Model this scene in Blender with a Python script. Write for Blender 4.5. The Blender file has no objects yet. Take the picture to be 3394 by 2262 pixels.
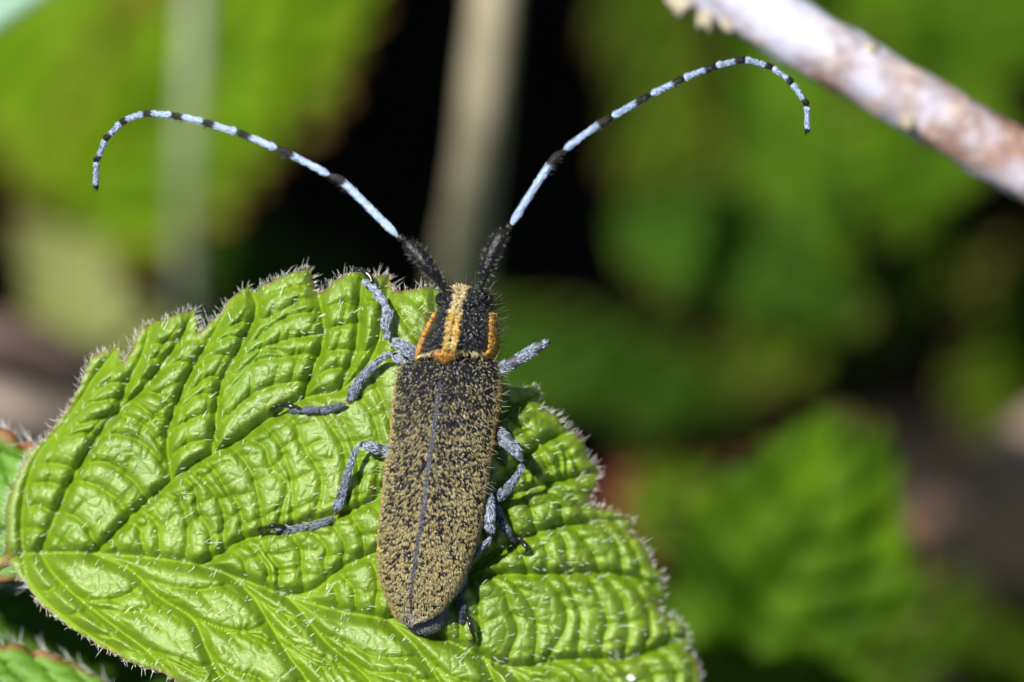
import bpy, math, random
import numpy as np
from mathutils import Vector, kdtree
random.seed(7)
rng = np.random.default_rng(11)
sc = bpy.context.scene
COL = sc.collection

# ------------------------------------------------------------------ camera, light, exposure
# one unit is one centimetre; the camera hangs above the plant and looks straight down
sc.unit_settings.scale_length = 0.01
D = 25.0                      # lens to leaf, in cm
S, CX, CY = 678.8, 1697.0, 1131.0
cam_d = bpy.data.cameras.new('camera'); cam = bpy.data.objects.new('camera', cam_d); COL.objects.link(cam)
cam.location = (0, 0, D); cam_d.sensor_width = 36; cam_d.lens = 180
cam_d.clip_start = 0.5; cam_d.clip_end = 400
cam_d.dof.use_dof = True; cam_d.dof.focus_distance = D - 0.21; cam_d.dof.aperture_fstop = 0.2
cam_d.dof.aperture_blades = 0
sc.camera = cam

SUN = Vector((-0.33, 0.34, 0.88)).normalized()
world = bpy.data.worlds.new('World'); sc.world = world; world.use_nodes = True
wn = world.node_tree.nodes; wl = world.node_tree.links
sky = wn.new('ShaderNodeTexSky'); sky.sky_type = 'NISHITA'; sky.sun_disc = False
sky.sun_elevation = math.asin(SUN.z); sky.sun_rotation = math.atan2(SUN.x, SUN.y)
wl.new(sky.outputs[0], wn['Background'].inputs[0]); wn['Background'].inputs[1].default_value = 0.05
sun_d = bpy.data.lights.new('sun', 'SUN'); sun_d.energy = 5.0; sun_d.angle = math.radians(0.5); sun_d.color = (1, 0.96, 0.89)
sun = bpy.data.objects.new('sun', sun_d); COL.objects.link(sun)
sun.rotation_euler = SUN.to_track_quat('Z', 'Y').to_euler()
sun.location = SUN * 60
sc.view_settings.view_transform = 'Standard'; sc.view_settings.look = 'None'
sc.view_settings.exposure = 0.88; sc.view_settings.gamma = 1.0; sc.view_settings.use_curve_mapping = False
sc.render.engine = 'CYCLES'
sc.cycles.max_bounces = 6; sc.cycles.diffuse_bounces = 3; sc.cycles.glossy_bounces = 3; sc.cycles.transmission_bounces = 4
sc.cycles.use_denoising = True
sc.cycles.sample_clamp_indirect = 6.0

# ------------------------------------------------------------------ helpers
def P(px, py, z):
    """a point of the photograph (in its own pixels) at height z above the leaf"""
    px, py, z = np.broadcast_arrays(np.asarray(px, float), np.asarray(py, float), np.asarray(z, float))
    k = (D - z) / D
    return np.stack([(px - CX) / S * k, (CY - py) / S * k, z], -1)

ORG = {}
def tag(o, label=None, cat=None, group=None, kind=None):
    if label: o['label'] = label
    if cat: o['category'] = cat
    if group: o['group'] = group
    if kind: o['kind'] = kind
    return o

def place(o, parent, org):
    ORG[o] = np.asarray(org, float)
    COL.objects.link(o)
    if parent:
        o.parent = parent; o.location = Vector(ORG[o] - ORG[parent])
    else:
        o.location = Vector(ORG[o])
    return o

def empty(name, org, parent=None):
    o = bpy.data.objects.new(name, None); o.empty_display_size = 0.1
    return place(o, parent, org)

def mk(name, V, F, mat, parent=None, org=None, attrs=None, smooth=True):
    V = np.asarray(V, float).reshape(-1, 3)
    if org is None:
        org = ORG[parent] if parent else V.mean(0)
    org = np.asarray(org, float)
    Fs = F if isinstance(F, list) else [F]
    Fs = [np.asarray(f, np.int32) for f in Fs if len(f)]
    me = bpy.data.meshes.new(name)
    me.vertices.add(len(V)); me.vertices.foreach_set('co', (V - org).ravel().astype(np.float32))
    loops = np.concatenate([f.ravel() for f in Fs]); tot = np.concatenate([np.full(len(f), f.shape[1]) for f in Fs])
    start = np.concatenate([[0], np.cumsum(tot)[:-1]]).astype(np.int32)
    me.loops.add(len(loops)); me.loops.foreach_set('vertex_index', loops)
    me.polygons.add(len(tot)); me.polygons.foreach_set('loop_start', start)
    me.polygons.foreach_set('use_smooth', np.full(len(tot), smooth))
    me.update(calc_edges=True); me.validate()
    for k, a in (attrs or {}).items():
        a = np.asarray(a, np.float32)
        if a.ndim == 1:
            me.attributes.new(k, 'FLOAT', 'POINT').data.foreach_set('value', a)
        else:
            if a.shape[1] == 3: a = np.concatenate([a, np.ones((len(a), 1), np.float32)], 1)
            me.attributes.new(k, 'FLOAT_COLOR', 'POINT').data.foreach_set('color', a.ravel())
    if mat: me.materials.append(mat)
    o = bpy.data.objects.new(name, me)
    return place(o, parent, org)

def grid_faces(n, m, wrap=False, flip=False):
    i = np.arange(n - 1)[:, None]; j = np.arange(m if wrap else m - 1)[None, :]; j2 = (j + 1) % m
    f = np.stack([i * m + j, i * m + j2, (i + 1) * m + j2, (i + 1) * m + j], -1).reshape(-1, 4)
    return f[:, ::-1] if flip else f

def unit(a): return a / np.maximum(np.linalg.norm(a, axis=-1, keepdims=True), 1e-9)

def resample(pts, n, smooth=True):
    """catmull-rom through the points, n samples evenly along its length (any number of columns)"""
    p = np.asarray(pts, float)
    if smooth and len(p) > 2:
        q = np.concatenate([[2 * p[0] - p[1]], p, [2 * p[-1] - p[-2]]]); out = []
        for i in range(len(p) - 1):
            t = np.linspace(0, 1, 14, endpoint=False)[:, None]; a, b, c, d = q[i:i + 4]
            out.append(0.5 * (2 * b + (c - a) * t + (2 * a - 5 * b + 4 * c - d) * t ** 2 + (3 * b - a - 3 * c + d) * t ** 3))
        p = np.concatenate(out + [p[-1:]])
    s = np.concatenate([[0], np.cumsum(np.linalg.norm(np.diff(p[:, :min(3, p.shape[1])], axis=0), axis=1))])
    u = np.linspace(0, s[-1], n)
    return np.stack([np.interp(u, s, p[:, k]) for k in range(p.shape[1])], -1)

def lattice(seed, n=64): return np.random.default_rng(seed).random((n, n))
def vnoise(x, y, seed=0):
    L = lattice(seed); xi = np.floor(x).astype(int); yi = np.floor(y).astype(int); fx = x - xi; fy = y - yi
    fx = fx * fx * (3 - 2 * fx); fy = fy * fy * (3 - 2 * fy); w = lambda a: a % 64
    return (L[w(xi), w(yi)] * (1 - fx) + L[w(xi + 1), w(yi)] * fx) * (1 - fy) + (L[w(xi), w(yi + 1)] * (1 - fx) + L[w(xi + 1), w(yi + 1)] * fx) * fy
def fbm(x, y, seed=0): return (vnoise(x, y, seed) + .5 * vnoise(x * 2.1, y * 2.1, seed + 1) + .25 * vnoise(x * 4.3, y * 4.3, seed + 2)) / 1.75
def sstep(a, b, x):
    t = np.clip((x - a) / (b - a), 0, 1); return t * t * (3 - 2 * t)

def tube_grid(C, R, sides=14, flat=1.0, jitter=0.0):
    """rings round the centre line C (n,3); R radii (n,); flat squashes the height"""
    C = np.asarray(C, float); n = len(C); T = unit(np.gradient(C, axis=0))
    up = np.array([0, 0, 1.0]); A = unit(np.cross(up, T) + 1e-6); B = np.cross(T, A)
    th = np.linspace(0, 2 * np.pi, sides, endpoint=False)
    r = np.asarray(R, float)[:, None] * np.ones((n, sides))
    if jitter: r = r * (1 + jitter * (rng.random((n, sides)) - .5))
    return C[:, None, :] + A[:, None, :] * (r * np.cos(th))[..., None] + B[:, None, :] * (flat * r * np.sin(th))[..., None]

def tube_mesh(G):
    n, m, _ = G.shape
    V = np.concatenate([G.reshape(-1, 3), [G[0].mean(0)], [G[-1].mean(0)]])
    j = np.arange(m); j2 = (j + 1) % m
    F3 = np.concatenate([np.stack([np.full(m, n * m), j2, j], -1), np.stack([np.full(m, n * m + 1), (n - 1) * m + j, (n - 1) * m + j2], -1)])
    return V, [grid_faces(n, m, True), F3]

def sample_grid(G, n, wrap=False, dens=None, seed=0):
    """random points on a grid surface: position, first tangent, second tangent, normal, and grid coordinates 0..1"""
    r = np.random.default_rng(seed); N, M, _ = G.shape
    if wrap: G = np.concatenate([G, G[:, :1]], 1); M += 1
    e1 = G[1:, :-1] - G[:-1, :-1]; e2 = G[:-1, 1:] - G[:-1, :-1]
    area = np.linalg.norm(np.cross(e1, e2), axis=-1).ravel(); c = r.choice(len(area), n, p=area / area.sum())
    i = c // (M - 1); j = c % (M - 1); a = r.random(n)[:, None]; b = r.random(n)[:, None]
    p = (G[i, j] * (1 - a) + G[i + 1, j] * a) * (1 - b) + (G[i, j + 1] * (1 - a) + G[i + 1, j + 1] * a) * b
    t1 = unit(G[i + 1, j] - G[i, j]); t2 = unit(G[i, j + 1] - G[i, j]); nn = unit(np.cross(t1, t2))
    return p, t1, t2, nn, (i + a[:, 0]) / (N - 1), (j + b[:, 0]) / (M - 1)

def hairs(name, root, vec, nrm, rad, mat, parent, col, bend=0.12, label=None):
    """tapered three-sided bristles, all of one coat, as one part"""
    n = len(root); rad = np.broadcast_to(np.asarray(rad, float), (n,)); L = np.linalg.norm(vec, axis=1)
    a = unit(np.cross(vec, nrm) + 1e-7); b = unit(np.cross(a, vec))
    mid = root + vec * .55 + nrm * (bend * L)[:, None]; tip = root + vec
    rings = []
    for c, k in ((root, 1.0), (mid, .75)):
        for q in range(3):
            t = 2.094 * q; rings.append(c + (a * math.cos(t) + b * math.sin(t)) * (rad * k)[:, None])
    V = np.stack(rings + [tip], 1).reshape(-1, 3); o = (np.arange(n) * 7)[:, None]
    F4 = np.concatenate([o + [0, 1, 4, 3], o + [1, 2, 5, 4], o + [2, 0, 3, 5]]); F3 = np.concatenate([o + [3, 4, 6], o + [4, 5, 6], o + [5, 3, 6]])
    col = np.broadcast_to(np.asarray(col, float), (n, 3))
    h = mk(name, V, [F4, F3], mat, parent, attrs={'col': np.repeat(col, 7, 0)})
    return tag(h, label, kind='stuff')

# ------------------------------------------------------------------ materials
def nodes(name):
    m = bpy.data.materials.new(name); m.use_nodes = True; nt = m.node_tree
    return m, nt, nt.nodes['Principled BSDF'], nt.nodes['Material Output']
def attr(nt, name):
    a = nt.nodes.new('ShaderNodeAttribute'); a.attribute_name = name; return a
def ramp(nt, src, stops):
    r = nt.nodes.new('ShaderNodeValToRGB'); e = r.color_ramp.elements
    while len(e) < len(stops): e.new(0.5)
    for k, (p, c) in enumerate(stops):
        e[k].position = p; e[k].color = (*c, 1) if len(c) == 3 else c
    nt.links.new(src, r.inputs[0]); return r
def mixc(nt, fac, a, b):
    m = nt.nodes.new('ShaderNodeMix'); m.data_type = 'RGBA'
    for s, v in ((0, fac), (6, a), (7, b)):
        if hasattr(v, 'is_output'): nt.links.new(v, m.inputs[s])
        elif s == 0: m.inputs[0].default_value = v
        else: m.inputs[s].default_value = (*v, 1)
    return m.outputs[2]
def noise(nt, scale, detail=3, rough=.55):
    t = nt.nodes.new('ShaderNodeTexNoise'); t.inputs['Scale'].default_value = scale
    t.inputs['Detail'].default_value = detail; t.inputs['Roughness'].default_value = rough
    c = nt.nodes.new('ShaderNodeTexCoord'); nt.links.new(c.outputs['Object'], t.inputs['Vector']); return t
def bump(nt, h, dist, strength=1.0, prev=None):
    b = nt.nodes.new('ShaderNodeBump'); b.inputs['Distance'].default_value = dist; b.inputs['Strength'].default_value = strength
    nt.links.new(h, b.inputs['Height'])
    if prev: nt.links.new(prev, b.inputs['Normal'])
    return b.outputs[0]

def leaf_material(name, deep, pale, edge, vein, rough=.38, trans=.22, grain=True, edge_w=1.0, blotch=None, spec=.05):
    """edge: colour of the dry margin; the attributes edge (0 at the margin) and vein come with the mesh"""
    m, nt, b, out = nodes(name)
    n1 = noise(nt, 2.2, 4); n2 = noise(nt, 14, 3)
    c = ramp(nt, n1.outputs[0], [(.32, deep), (.68, pale)]).outputs[0]
    if blotch:
        c = mixc(nt, ramp(nt, n2.outputs[0], [(.62, (0, 0, 0)), (.78, (.6, .6, .6))]).outputs[0], c, blotch)
    c = mixc(nt, attr(nt, 'vein').outputs['Fac'], c, vein)
    ad = nt.nodes.new('ShaderNodeMath'); ad.operation = 'MULTIPLY_ADD'
    nt.links.new(n2.outputs[0], ad.inputs[0]); ad.inputs[1].default_value = -.55; nt.links.new(attr(nt, 'edge').outputs['Fac'], ad.inputs[2])
    c = mixc(nt, ramp(nt, ad.outputs[0], [(0.0, (.95, .95, .95)), (.55 * edge_w, (0, 0, 0))]).outputs[0], c, edge)
    nt.links.new(c, b.inputs['Base Color'])
    b.inputs['Roughness'].default_value = rough; b.inputs['Specular IOR Level'].default_value = spec
    nrm = None
    if grain:
        g = noise(nt, 150, 2, .6); nrm = bump(nt, g.outputs[0], .007, .8)
        g2 = noise(nt, 45, 3, .6); nrm = bump(nt, g2.outputs[0], .014, .3, nrm)
        nt.links.new(nrm, b.inputs['Normal'])
        rr = ramp(nt, g2.outputs[0], [(.35, (rough - .06,) * 3), (.7, (rough + .10,) * 3)])
        nt.links.new(rr.outputs[0], b.inputs['Roughness'])
    if grain:      # waxy upper skin; the sunken veins are matt
        inv_ = nt.nodes.new('ShaderNodeMath'); inv_.operation = 'MULTIPLY_ADD'; nt.links.new(attr(nt, 'groove').outputs['Fac'], inv_.inputs[0])
        inv_.inputs[1].default_value = -.95 * spec; inv_.inputs[2].default_value = spec; nt.links.new(inv_.outputs[0], b.inputs['Specular IOR Level'])
        iv2 = nt.nodes.new('ShaderNodeMath'); iv2.operation = 'MULTIPLY'; nt.links.new(inv_.outputs[0], iv2.inputs[0]); iv2.inputs[1].default_value = .8
        nt.links.new(iv2.outputs[0], b.inputs['Coat Weight']); b.inputs['Coat Roughness'].default_value = .27; nt.links.new(nrm, b.inputs['Coat Normal'])
    t = nt.nodes.new('ShaderNodeBsdfTranslucent'); nt.links.new(c, t.inputs['Color'])
    mx = nt.nodes.new('ShaderNodeMixShader'); mx.inputs[0].default_value = trans
    nt.links.new(b.outputs[0], mx.inputs[1]); nt.links.new(t.outputs[0], mx.inputs[2]); nt.links.new(mx.outputs[0], out.inputs[0])
    return m

M_LEAF = leaf_material('bright_leaf', (.132, .238, .004), (.178, .292, .006), (.15, .085, .018), (.21, .36, .045), .36, .2, blotch=(.18, .25, .008), spec=1.0)
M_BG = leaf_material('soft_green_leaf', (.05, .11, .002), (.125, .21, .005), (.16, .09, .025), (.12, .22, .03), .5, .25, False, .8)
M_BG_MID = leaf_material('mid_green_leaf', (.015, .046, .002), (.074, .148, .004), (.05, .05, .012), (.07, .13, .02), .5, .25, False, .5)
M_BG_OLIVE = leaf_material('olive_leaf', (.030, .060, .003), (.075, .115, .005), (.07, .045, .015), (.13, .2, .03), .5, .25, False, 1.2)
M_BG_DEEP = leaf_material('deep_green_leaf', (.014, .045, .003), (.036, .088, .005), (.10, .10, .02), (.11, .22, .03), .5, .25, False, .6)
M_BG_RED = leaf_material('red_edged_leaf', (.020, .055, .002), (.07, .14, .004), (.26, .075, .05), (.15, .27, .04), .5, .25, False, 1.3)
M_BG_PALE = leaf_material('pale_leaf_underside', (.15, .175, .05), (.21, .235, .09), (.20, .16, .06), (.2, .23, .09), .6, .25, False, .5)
M_NEAR = leaf_material('shaded_hairy_leaf', (.075, .20, .012), (.12, .27, .018), (.20, .07, .02), (.17, .3, .05), .38, .2, spec=.4)

def hair_material(name, rough=.35):
    m, nt, b, out = nodes(name); nt.links.new(attr(nt, 'col').outputs['Color'], b.inputs['Base Color'])
    b.inputs['Roughness'].default_value = rough; return m
M_HAIR = hair_material('bristle'); M_DOWN = hair_material('down', .5)

def cuticle_material(name):
    """black chitin with coarse punctures; col holds the chitin's own colour"""
    m, nt, b, out = nodes(name)
    nt.links.new(attr(nt, 'col').outputs['Color'], b.inputs['Base Color'])
    b.inputs['Roughness'].default_value = .2; b.inputs['Specular IOR Level'].default_value = .32
    v = nt.nodes.new('ShaderNodeTexVoronoi'); v.inputs['Scale'].default_value = 62
    c = nt.nodes.new('ShaderNodeTexCoord'); nt.links.new(c.outputs['Object'], v.inputs['Vector'])
    k = bump(nt, v.outputs['Distance'], .016, .9); g = noise(nt, 140, 2)
    nt.links.new(bump(nt, g.outputs[0], .004, .5, k), b.inputs['Normal']); return m
M_SHELL = cuticle_material('punctured_black_shell')

def limb_material(name):
    m, nt, b, out = nodes(name)
    n = noise(nt, 120, 2); a = attr(nt, 'col').outputs['Color']
    c = mixc(nt, ramp(nt, n.outputs[0], [(.42, (0, 0, 0)), (.6, (.85, .85, .85))]).outputs[0], a, (.012, .012, .016))
    nt.links.new(c, b.inputs['Base Color']); b.inputs['Roughness'].default_value = .4
    nt.links.new(bump(nt, n.outputs[0], .005, .6), b.inputs['Normal']); return m
M_LIMB = limb_material('grey_downy_limb')

def plain(name, col, rough=.3, bsc=0, bd=.004):
    m, nt, b, out = nodes(name); b.inputs['Roughness'].default_value = rough
    n = noise(nt, bsc or 30, 3); c = ramp(nt, n.outputs[0], [(.3, tuple(.7 * x for x in col)), (.7, tuple(min(1, 1.2 * x) for x in col))])
    nt.links.new(c.outputs[0], b.inputs['Base Color'])
    if bsc: nt.links.new(bump(nt, n.outputs[0], bd, .6), b.inputs['Normal'])
    return m
M_BLACK = plain('glossy_black', (.006, .006, .007), .22, 75, .012)
M_BLACK.node_tree.nodes['Principled BSDF'].inputs['Specular IOR Level'].default_value = .3
M_CLAW = plain('black_claw', (.012, .010, .010), .18)
M_PAD = plain('cream_foot_pad', (.62, .50, .26), .5)

def band_material(name):
    m, nt, b, out = nodes(name)
    n = noise(nt, 170, 3, .7)
    w = ramp(nt, n.outputs[0], [(.35, (.14, .22, .42)), (.62, (.48, .58, .74))]).outputs[0]
    k = ramp(nt, n.outputs[0], [(.3, (.006, .006, .007)), (.75, (.020, .017, .017))]).outputs[0]
    nt.links.new(mixc(nt, attr(nt, 'band').outputs['Fac'], w, k), b.inputs['Base Color'])
    b.inputs['Roughness'].default_value = .5; nt.links.new(bump(nt, n.outputs[0], .005, .8), b.inputs['Normal']); return m
M_BAND = band_material('banded_antenna')

def stalk_material(name, a, c2, sc_=3.0, stretch=None):
    m, nt, b, out = nodes(name); n = noise(nt, sc_, 4)
    r = ramp(nt, n.outputs[0], [(.38, a), (.62, c2)]); nt.links.new(r.outputs[0], b.inputs['Base Color'])
    b.inputs['Roughness'].default_value = .6; nt.links.new(bump(nt, noise(nt, sc_ * 6, 3).outputs[0], .03, .5), b.inputs['Normal']); return m
M_STRAW = stalk_material('dry_straw_stalk', (.21, .185, .115), (.27, .24, .155))
M_GREYSTALK = stalk_material('grey_green_stalk', (.17, .20, .11), (.23, .26, .17))
M_MAUVE = stalk_material('mauve_brown_stem', (.06, .036, .030), (.10, .065, .055))
M_DUN = stalk_material('dun_stem', (.11, .085, .068), (.17, .135, .11))
M_PINK = stalk_material('pink_brown_stem', (.15, .085, .075), (.22, .15, .13))
M_BLUEGREEN = stalk_material('bluish_grass_blade', (.25, .42, .34), (.36, .52, .46))
def bark_material():
    m, nt, b, out = nodes('peeling_bark')
    n = noise(nt, 2.4, 4, .6); n2 = noise(nt, 7, 3, .6)
    gx_ = nt.nodes.new('ShaderNodeSeparateXYZ'); tc_ = nt.nodes.new('ShaderNodeTexCoord'); nt.links.new(tc_.outputs['Object'], gx_.inputs[0])
    # the white outer bark is peeled off more and more towards the older end of the twig
    ma = nt.nodes.new('ShaderNodeMath'); ma.operation = 'MULTIPLY_ADD'; nt.links.new(gx_.outputs[0], ma.inputs[0]); ma.inputs[1].default_value = .085; of_ = nt.nodes.new('ShaderNodeMath'); of_.operation = 'SUBTRACT'; of_.inputs[1].default_value = .20; nt.links.new(n.outputs[0], of_.inputs[0]); nt.links.new(of_.outputs[0], ma.inputs[2])
    c = ramp(nt, ma.outputs[0], [(.50, (.40, .40, .49)), (.58, (.30, .27, .30)), (.68, (.20, .115, .085))]).outputs[0]
    c = mixc(nt, ramp(nt, n2.outputs[0], [(.55, (0, 0, 0)), (.68, (.6, .6, .6))]).outputs[0], c, (.44, .34, .26))
    nt.links.new(c, b.inputs['Base Color']); b.inputs['Roughness'].default_value = .55
    nt.links.new(bump(nt, n2.outputs[0], .05, .6), b.inputs['Normal']); return m
M_BARK = bark_material()
M_FLAKE = stalk_material('bark_flake', (.27, .23, .16), (.36, .32, .24), 8)
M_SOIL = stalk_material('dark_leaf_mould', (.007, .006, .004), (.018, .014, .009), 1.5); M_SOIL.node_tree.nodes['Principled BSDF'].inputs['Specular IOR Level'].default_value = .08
M_UNDER = leaf_material('shade_thicket_leaf', (.05, .12, .012), (.09, .18, .018), (.09, .08, .02), (.08, .16, .02), .5, .15, False, .5)

# ------------------------------------------------------------------ ground, and an added thicket that shades it
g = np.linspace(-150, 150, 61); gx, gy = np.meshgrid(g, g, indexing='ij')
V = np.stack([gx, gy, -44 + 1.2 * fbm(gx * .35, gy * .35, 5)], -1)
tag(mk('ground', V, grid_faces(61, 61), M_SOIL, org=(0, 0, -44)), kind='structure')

def simple_leaf(L, W, n=9):
    """low mesh of one folded ovate leaf lying along +x"""
    u = np.linspace(0, 1, n); w = W * np.sin(np.pi * np.clip(u, 0.02, .98) ** .8) ** .8 * (1 + .08 * np.cos(np.arange(n) * np.pi))
    rows = []
    for k in (-1, -.5, 0, .5, 1): rows.append(np.stack([u * L, k * w, .18 * np.abs(k) * w * 1.2 - .35 * L * (u - .4) ** 2], -1))
    return np.stack(rows, 1)
Vs, Fs, ED, off = [], [], [], 0
fr = np.random.default_rng(3); cnt = 0
SG = simple_leaf(1, .36); ff = grid_faces(9, 5)
while cnt < 3600:  # unseen leaves, added outside the view to keep sun off the ground
    x, y = fr.uniform(-38, 38, 2); z = fr.uniform(-27, -16.5)
    k = (D - z) / D; size = fr.uniform(2.8, 5.6)
    if abs(x) < 2.5 * k + .95 * size and abs(y) < 1.67 * k + .95 * size: continue
    a = fr.uniform(0, 6.283); ti = fr.normal(0, .3); ro = fr.normal(0, .3)
    X = np.array([math.cos(a), math.sin(a), ti]); X /= np.linalg.norm(X); Y = np.cross([0, 0, 1], X); Y = unit(Y + np.array([0, 0, ro])); Z = np.cross(X, Y)
    q = SG.reshape(-1, 3) * size
    Vs.append(q[:, :1] * X + q[:, 1:2] * Y + q[:, 2:] * Z + [x, y, z]); Fs.append(ff + off); off += 45; cnt += 1
    ED.append(np.tile([0, .8, 1.5, .8, 0], 9))
tag(mk('added_shade_thicket', np.concatenate(Vs), np.concatenate(Fs), M_UNDER, org=(0, 0, -15), attrs={'edge': np.concatenate(ED), 'vein': np.zeros(off)}),
    'unseen mass of bramble leaves added round the view to shade the ground', 'added shade foliage', kind='stuff')

# ------------------------------------------------------------------ background leaves
def back_leaf(name, base, tip, hw, zb, zt, mat, label, cup=.18, roll=0.0, teeth=11, droop=.12, group='blurred leaves behind the beetle', relief=.05, n=90, m=45, hairy=0, thick=False, bite=.10, lobe=.0):
    """a toothed, quilted leaf from its base to its tip (photo pixels and heights); hw is its half width in pixels"""
    A = P(*base, zb); B = P(*tip, zt); kz = (D - .5 * (zb + zt)) / D; W = hw / S * kz
    X = B - A; L = np.linalg.norm(X); X /= L
    Y = unit(np.cross([0, 0, 1.0], X)); Z = np.cross(X, Y)
    Y, Z = Y * math.cos(roll) + Z * math.sin(roll), Z * math.cos(roll) - Y * math.sin(roll)
    u = np.linspace(0, 1, n)[:, None]; v = np.linspace(-1, 1, m)[None, :]
    prof = np.sin(np.pi * (u * .985 + .005) ** .72) ** .62
    saw = (u * teeth) % 1.0; wid = W * prof * (1 + bite * (saw - .5) * np.abs(v) ** 3 + lobe * (vnoise(u * 5 + hw, np.sign(v) * 3 + 10 + 0 * u, 13) - .5) * np.abs(v) ** 2)
    x = u * L + .05 * L * np.abs(v) * prof; y = v * wid
    lat = np.abs(((u * 8 - np.abs(v) * 1.5) % 1.0) - .5) * 2           # 1 on a side vein
    rung = np.abs(((np.abs(v) * 5 + .6 * vnoise(u * 9, v * 3 + 9, 4)) % 1.0) - .5) * 2
    z = cup * np.abs(v) * wid - droop * L * (u - .35) ** 2 + relief * (1 - lat ** 3) + .45 * relief * (1 - rung ** 4) - .5 * relief * np.exp(-(v / .06) ** 2)
    z = z + .85 * W * (fbm(u * 2.2 + hw * .37, v * 1.3 + 7, 9) - .5)
    G = A + x[..., None] * X + y[..., None] * Y + z[..., None] * Z
    ed = (1 - np.abs(v)) * 5 * np.ones_like(u); ed = np.minimum(ed, (1 - u) * 9)
    ve = np.clip(np.maximum(np.exp(-(v / .03) ** 2) * np.ones_like(u), (lat - .93) / .07 * .7), 0, 1) * .5
    o = mk(name, G.reshape(-1, 3), grid_faces(n, m), mat, org=A, attrs={'edge': ed.ravel(), 'vein': ve.ravel(), 'groove': np.clip(ve.ravel() * 2, 0, 1)})
    tag(o, label, 'leaf', group)
    if thick:
        s = o.modifiers.new('thickness', 'SOLIDIFY'); s.thickness = .02; s.offset = -1
    if hairy:
        p, t1, t2, nn, a, b = sample_grid(G, hairy, seed=int(hw)); nn = nn * np.sign(nn[:, 2:3])
        vec = unit(t1 * .6 + nn * .7 + .35 * rng.normal(size=p.shape)) * rng.uniform(.04, .085, (hairy, 1))
        e = rng.random(hairy * 2); side = np.where(rng.random(hairy * 2) < .5, 0, m - 1); i = (e * (n - 1)).astype(int)
        pe = G[i, side] + unit(G[np.minimum(i + 1, n - 1), side] - G[i, side]) * (.01 * rng.random((hairy * 2, 1)))
        out = unit(G[i, side] - G[i, m // 2] + 1e-6); ve_ = unit(out + .5 * X + .5 * Z + .4 * rng.normal(size=pe.shape)) * rng.uniform(.05, .12, (hairy * 2, 1))
        hairs('hairs', np.concatenate([p, pe]), np.concatenate([vec, ve_]), np.tile(Z, (hairy * 3, 1)), .0012, M_HAIR, o, (.72, .74, .74))
    return o

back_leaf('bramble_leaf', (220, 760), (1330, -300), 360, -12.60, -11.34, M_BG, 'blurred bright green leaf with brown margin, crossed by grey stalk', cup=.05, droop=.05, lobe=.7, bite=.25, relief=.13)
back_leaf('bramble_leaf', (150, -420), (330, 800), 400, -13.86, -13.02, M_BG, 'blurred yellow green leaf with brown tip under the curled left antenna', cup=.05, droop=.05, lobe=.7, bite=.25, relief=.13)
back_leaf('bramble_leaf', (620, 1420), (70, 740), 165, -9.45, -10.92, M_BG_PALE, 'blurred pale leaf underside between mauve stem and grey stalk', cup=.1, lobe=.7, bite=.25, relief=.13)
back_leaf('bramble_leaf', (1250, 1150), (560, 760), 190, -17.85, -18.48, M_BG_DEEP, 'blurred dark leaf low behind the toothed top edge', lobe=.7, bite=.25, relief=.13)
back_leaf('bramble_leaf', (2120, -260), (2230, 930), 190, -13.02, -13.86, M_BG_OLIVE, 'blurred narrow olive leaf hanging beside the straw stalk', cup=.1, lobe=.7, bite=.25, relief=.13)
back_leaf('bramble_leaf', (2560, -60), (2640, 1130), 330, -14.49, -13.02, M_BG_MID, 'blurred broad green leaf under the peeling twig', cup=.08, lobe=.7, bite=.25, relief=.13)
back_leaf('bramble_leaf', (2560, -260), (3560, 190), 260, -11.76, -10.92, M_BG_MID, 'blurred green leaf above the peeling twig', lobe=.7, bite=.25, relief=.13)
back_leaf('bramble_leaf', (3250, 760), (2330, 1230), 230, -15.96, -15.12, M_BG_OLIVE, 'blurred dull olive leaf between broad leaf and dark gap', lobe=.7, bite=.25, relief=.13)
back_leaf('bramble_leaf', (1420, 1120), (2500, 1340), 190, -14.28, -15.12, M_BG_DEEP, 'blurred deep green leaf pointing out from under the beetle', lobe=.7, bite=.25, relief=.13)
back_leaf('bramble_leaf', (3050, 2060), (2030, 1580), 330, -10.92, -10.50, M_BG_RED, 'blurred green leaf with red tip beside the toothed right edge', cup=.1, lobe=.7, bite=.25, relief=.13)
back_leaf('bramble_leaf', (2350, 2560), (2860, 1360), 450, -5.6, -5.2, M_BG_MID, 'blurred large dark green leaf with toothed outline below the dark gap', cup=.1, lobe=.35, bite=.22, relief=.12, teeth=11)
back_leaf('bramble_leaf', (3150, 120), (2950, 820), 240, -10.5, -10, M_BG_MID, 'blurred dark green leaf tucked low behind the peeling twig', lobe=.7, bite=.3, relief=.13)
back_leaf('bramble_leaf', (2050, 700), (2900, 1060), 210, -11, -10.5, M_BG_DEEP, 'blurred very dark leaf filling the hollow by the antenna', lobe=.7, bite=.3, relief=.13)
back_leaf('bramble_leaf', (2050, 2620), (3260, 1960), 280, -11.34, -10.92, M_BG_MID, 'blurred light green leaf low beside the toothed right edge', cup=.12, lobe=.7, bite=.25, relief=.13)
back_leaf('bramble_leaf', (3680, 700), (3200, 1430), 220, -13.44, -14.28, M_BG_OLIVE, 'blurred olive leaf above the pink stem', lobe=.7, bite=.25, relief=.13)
back_leaf('bramble_leaf', (3700, 2450), (2950, 1900), 230, -14.70, -13.86, M_BG_OLIVE, 'blurred brownish olive leaf below the pink stem', lobe=.7, bite=.25, relief=.13)
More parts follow.
